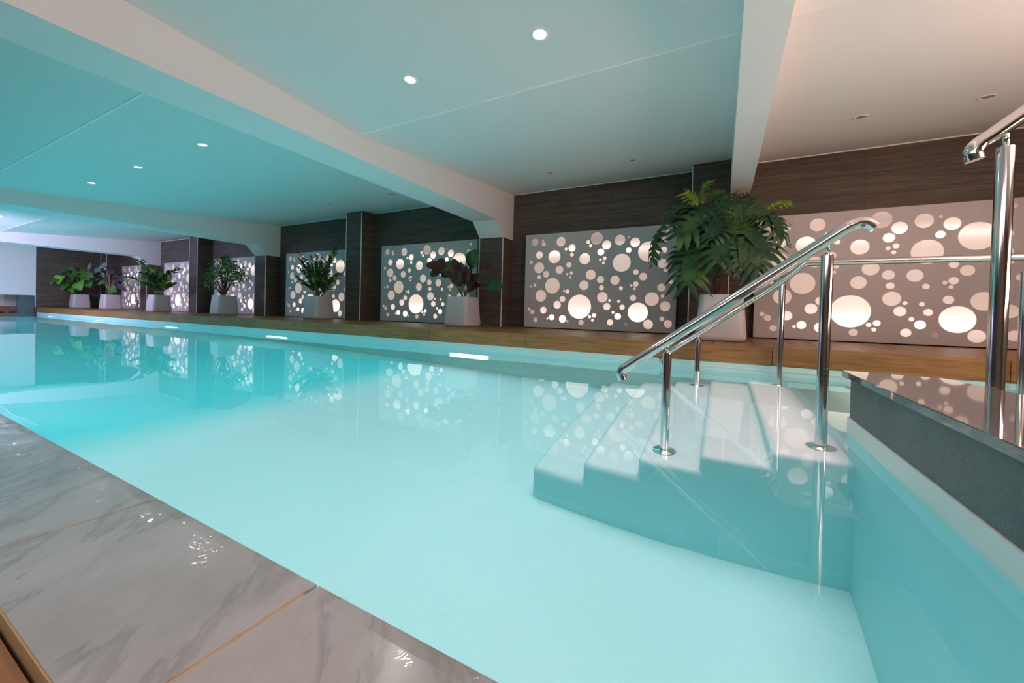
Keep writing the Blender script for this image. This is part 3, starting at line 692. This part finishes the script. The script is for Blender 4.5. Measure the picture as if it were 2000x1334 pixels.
for (c, dy, rx, rz) in CL:
    P = at(*c, Y0+dy)
    tube(bmS, bez(at(436, 555, Y0), (P+at(436, 555, Y0))/2, P, 5), 0.005, 5)
    for i in range(120):
        v = Vector((random.gauss(0, 1), random.gauss(0, 1), random.gauss(0, 1))).normalized()*random.uniform(.45, 1)
        q = P+Vector((v.x*rx, v.y*rx, v.z*rz)); e = q+(v+Vector((random.uniform(-.6, .6), random.uniform(-.6, .6), random.uniform(-.2, .9)))).normalized()*0.048
        blade(bmL, q, e, 0.020, 0.1, 0.3, 'oval', Vector((random.uniform(-1, 1), -0.7, random.uniform(-.3, 1))), 3, 0)
fin('trunks', bmS, M_bark, t); fin('foliage', bmL, [L_bush], t)

# 6 dark spiky and silver veined leaves on pink stalks
t = plant('potted plant with silver-veined and dark purple pointed leaves on pinkish stalks', *PXY[5]); Y0 = 4.11
bmL = bmesh.new(); bmP = bmesh.new(); root = at(216, 573, Y0)
LV = [((196, 529), (180, 533), 0, .30, 1), ((206, 521), (198, 516), .1, .25, 1), ((205, 540), (190, 543), .05, .34, 1), ((214, 530), (226, 536), 0, .20, 0), ((220, 538), (240, 545), 0, .16, 0), ((224, 547), (248, 550), 0, .14, 3), ((230, 556), (252, 571), -.05, .16, 3),
      ((205, 552), (190, 556), -.05, .2, 2), ((214, 562), (228, 570), -.1, .26, 2), ((200, 545), (188, 550), 0, .3, 0), ((224, 540), (236, 532), .1, .14, 0), ((212, 527), (206, 520), .1, .2, 0), ((232, 562), (246, 566), .05, .12, 3), ((220, 552), (234, 556), .1, .18, 0), ((196, 549), (184, 545), 0, .28, 0)]
for k, (b0, b1, dy, wd_, mi) in enumerate(LV):
    A = at(*b0, Y0+dy); B = at(*b1, Y0+dy-0.05); blade(bmL, A, B, wd_*0.8, 0.06, 0.15, 'lance' if mi in (0, 3) else 'oval', Vector((0.2, -0.8, 0.5)), 7, mi)
    tube(bmP, bez(root+Vector((random.uniform(-.05, .05), random.uniform(-.05, .05), -.03)), (root+A)/2+Vector((0.01, 0, 0.05)), A, 6), 0.006, 5)
fin('foliage', bmL, [L_black, L_silver, L_heart, simple('purple_leaf', (0.07, 0.015, 0.05), 0.4)], t); fin('leaf_stalks', bmP, M_pinkstem, t)

# 7 bright heart leaves
t = plant('leftmost potted plant with big bright green heart-shaped leaves', *PXY[6]); Y0 = 4.06
bmL = bmesh.new(); bmP = bmesh.new(); root = at(154, 573, Y0)
def atc(x, y, Y):
    p = at(x, y, Y); lim = XL+0.17
    return p if p.x > lim else Vector((0, 0, H))+(p-Vector((0, 0, H)))*(lim/p.x)
LV = [((119, 538), (115, 556), -.05, .62, 1), ((128, 530), (112, 534), 0, .34, 0), ((130, 528), (120, 524), .1, .35, 0), ((146, 525), (132, 526), 0, .40, 2), ((178, 520), (170, 524), .05, .42, 2), ((150, 530), (142, 545), -.1, .45, 0), ((165, 532), (175, 548), -.05, .55, 0), ((155, 550), (160, 567), -.1, .62, 1), ((132, 556), (120, 568), -.05, .45, 0), ((140, 560), (144, 572), -.1, .4, 0),
      ((171, 535), (184, 543), -.08, .45, 0), ((175, 550), (178, 562), 0, .45, 0), ((160, 527), (166, 536), 0, .36, 0), ((110, 545), (98, 556), .05, .26, 0), ((148, 535), (138, 552), .1, .5, 0), ((158, 545), (168, 560), .05, .5, 0), ((142, 545), (130, 556), .1, .45, 0)]
for k, (b0, b1, dy, wd_, mi) in enumerate(LV):
    A = atc(*b0, Y0+dy); B = atc(*b1, Y0+dy-0.05); blade(bmL, A, B, wd_*0.62, 0.08, 0.12, 'heart', Vector((0.35, -0.75, 0.45)), 8, mi)
    tube(bmP, bez(root+Vector((random.uniform(-.05, .05), random.uniform(-.05, .05), -.03)), (root+A)/2+Vector((0, 0, 0.12)), A, 6), 0.008, 5)
tube(bmP, bez(root, at(160, 545, Y0), at(157, 519, Y0)), 0.008, 5)
fin('foliage', bmL, [L_heart, leafmat('lit_heart_leaf', (0.10, 0.34, 0.03), (0.16, 0.45, 0.05), (0.26, 0.58, 0.10), 0.35, 5), L_silver], t); fin('leaf_stalks', bmP, M_stem, t)  # paler copy of the heart-leaf green paints in light on some leaves

# ---------------------------------------------------------------- what the low opening at the far end shows
bm = bmesh.new(); box(bm, -16.75, -16.56, 3.04, 3.30, 0.03, 0.54); struct(obj('pillar', bm, simple('teal_tile', (0.10, 0.17, 0.18), 0.3)), 'teal tiled pier behind the low opening')
t = thing('far_bench', 'short wooden bench seen through the low opening at the far end', 'bench', (-17.6, 2.0, 0.028))
bm = bmesh.new(); box(bm, -18.4, -17.2, YN+0.2, 3.0, 0.03, 0.19, 0.004); sub('seat', bm, M_teak, t)
bm = bmesh.new(); box(bm, -18.35, -17.19, YN+0.3, 2.9, 0.029, 0.06); sub('plinth', bm, M_rubber, t)
t = thing('empty_pot', 'white pot seen through the low opening at the far end', 'pot', (-17.55, 2.98-0.05, 0.191)); pot(t, 1.0); t.location.y = 3.06
bm = bmesh.new(); box(bm, -18.95, -18.9, 2.9, YW, 0.03, 1.9); struct(obj('wall_far_room', bm, simple('beige_wall', (0.55, 0.48, 0.46), 0.7)))
bm = bmesh.new(); box(bm, -18.95, -18.9, YN, 2.9, 0.03, 1.9); struct(obj('window_1', bm, simple('dark_glass', (0.03, 0.035, 0.045), 0.1)), 'dark glazing beyond the low opening')
area('far_room_light', (-17.6, 1.5, 1.7), (0, 0, 0), 1.5, 1.5, 14, (0.9, 0.85, 1.0))
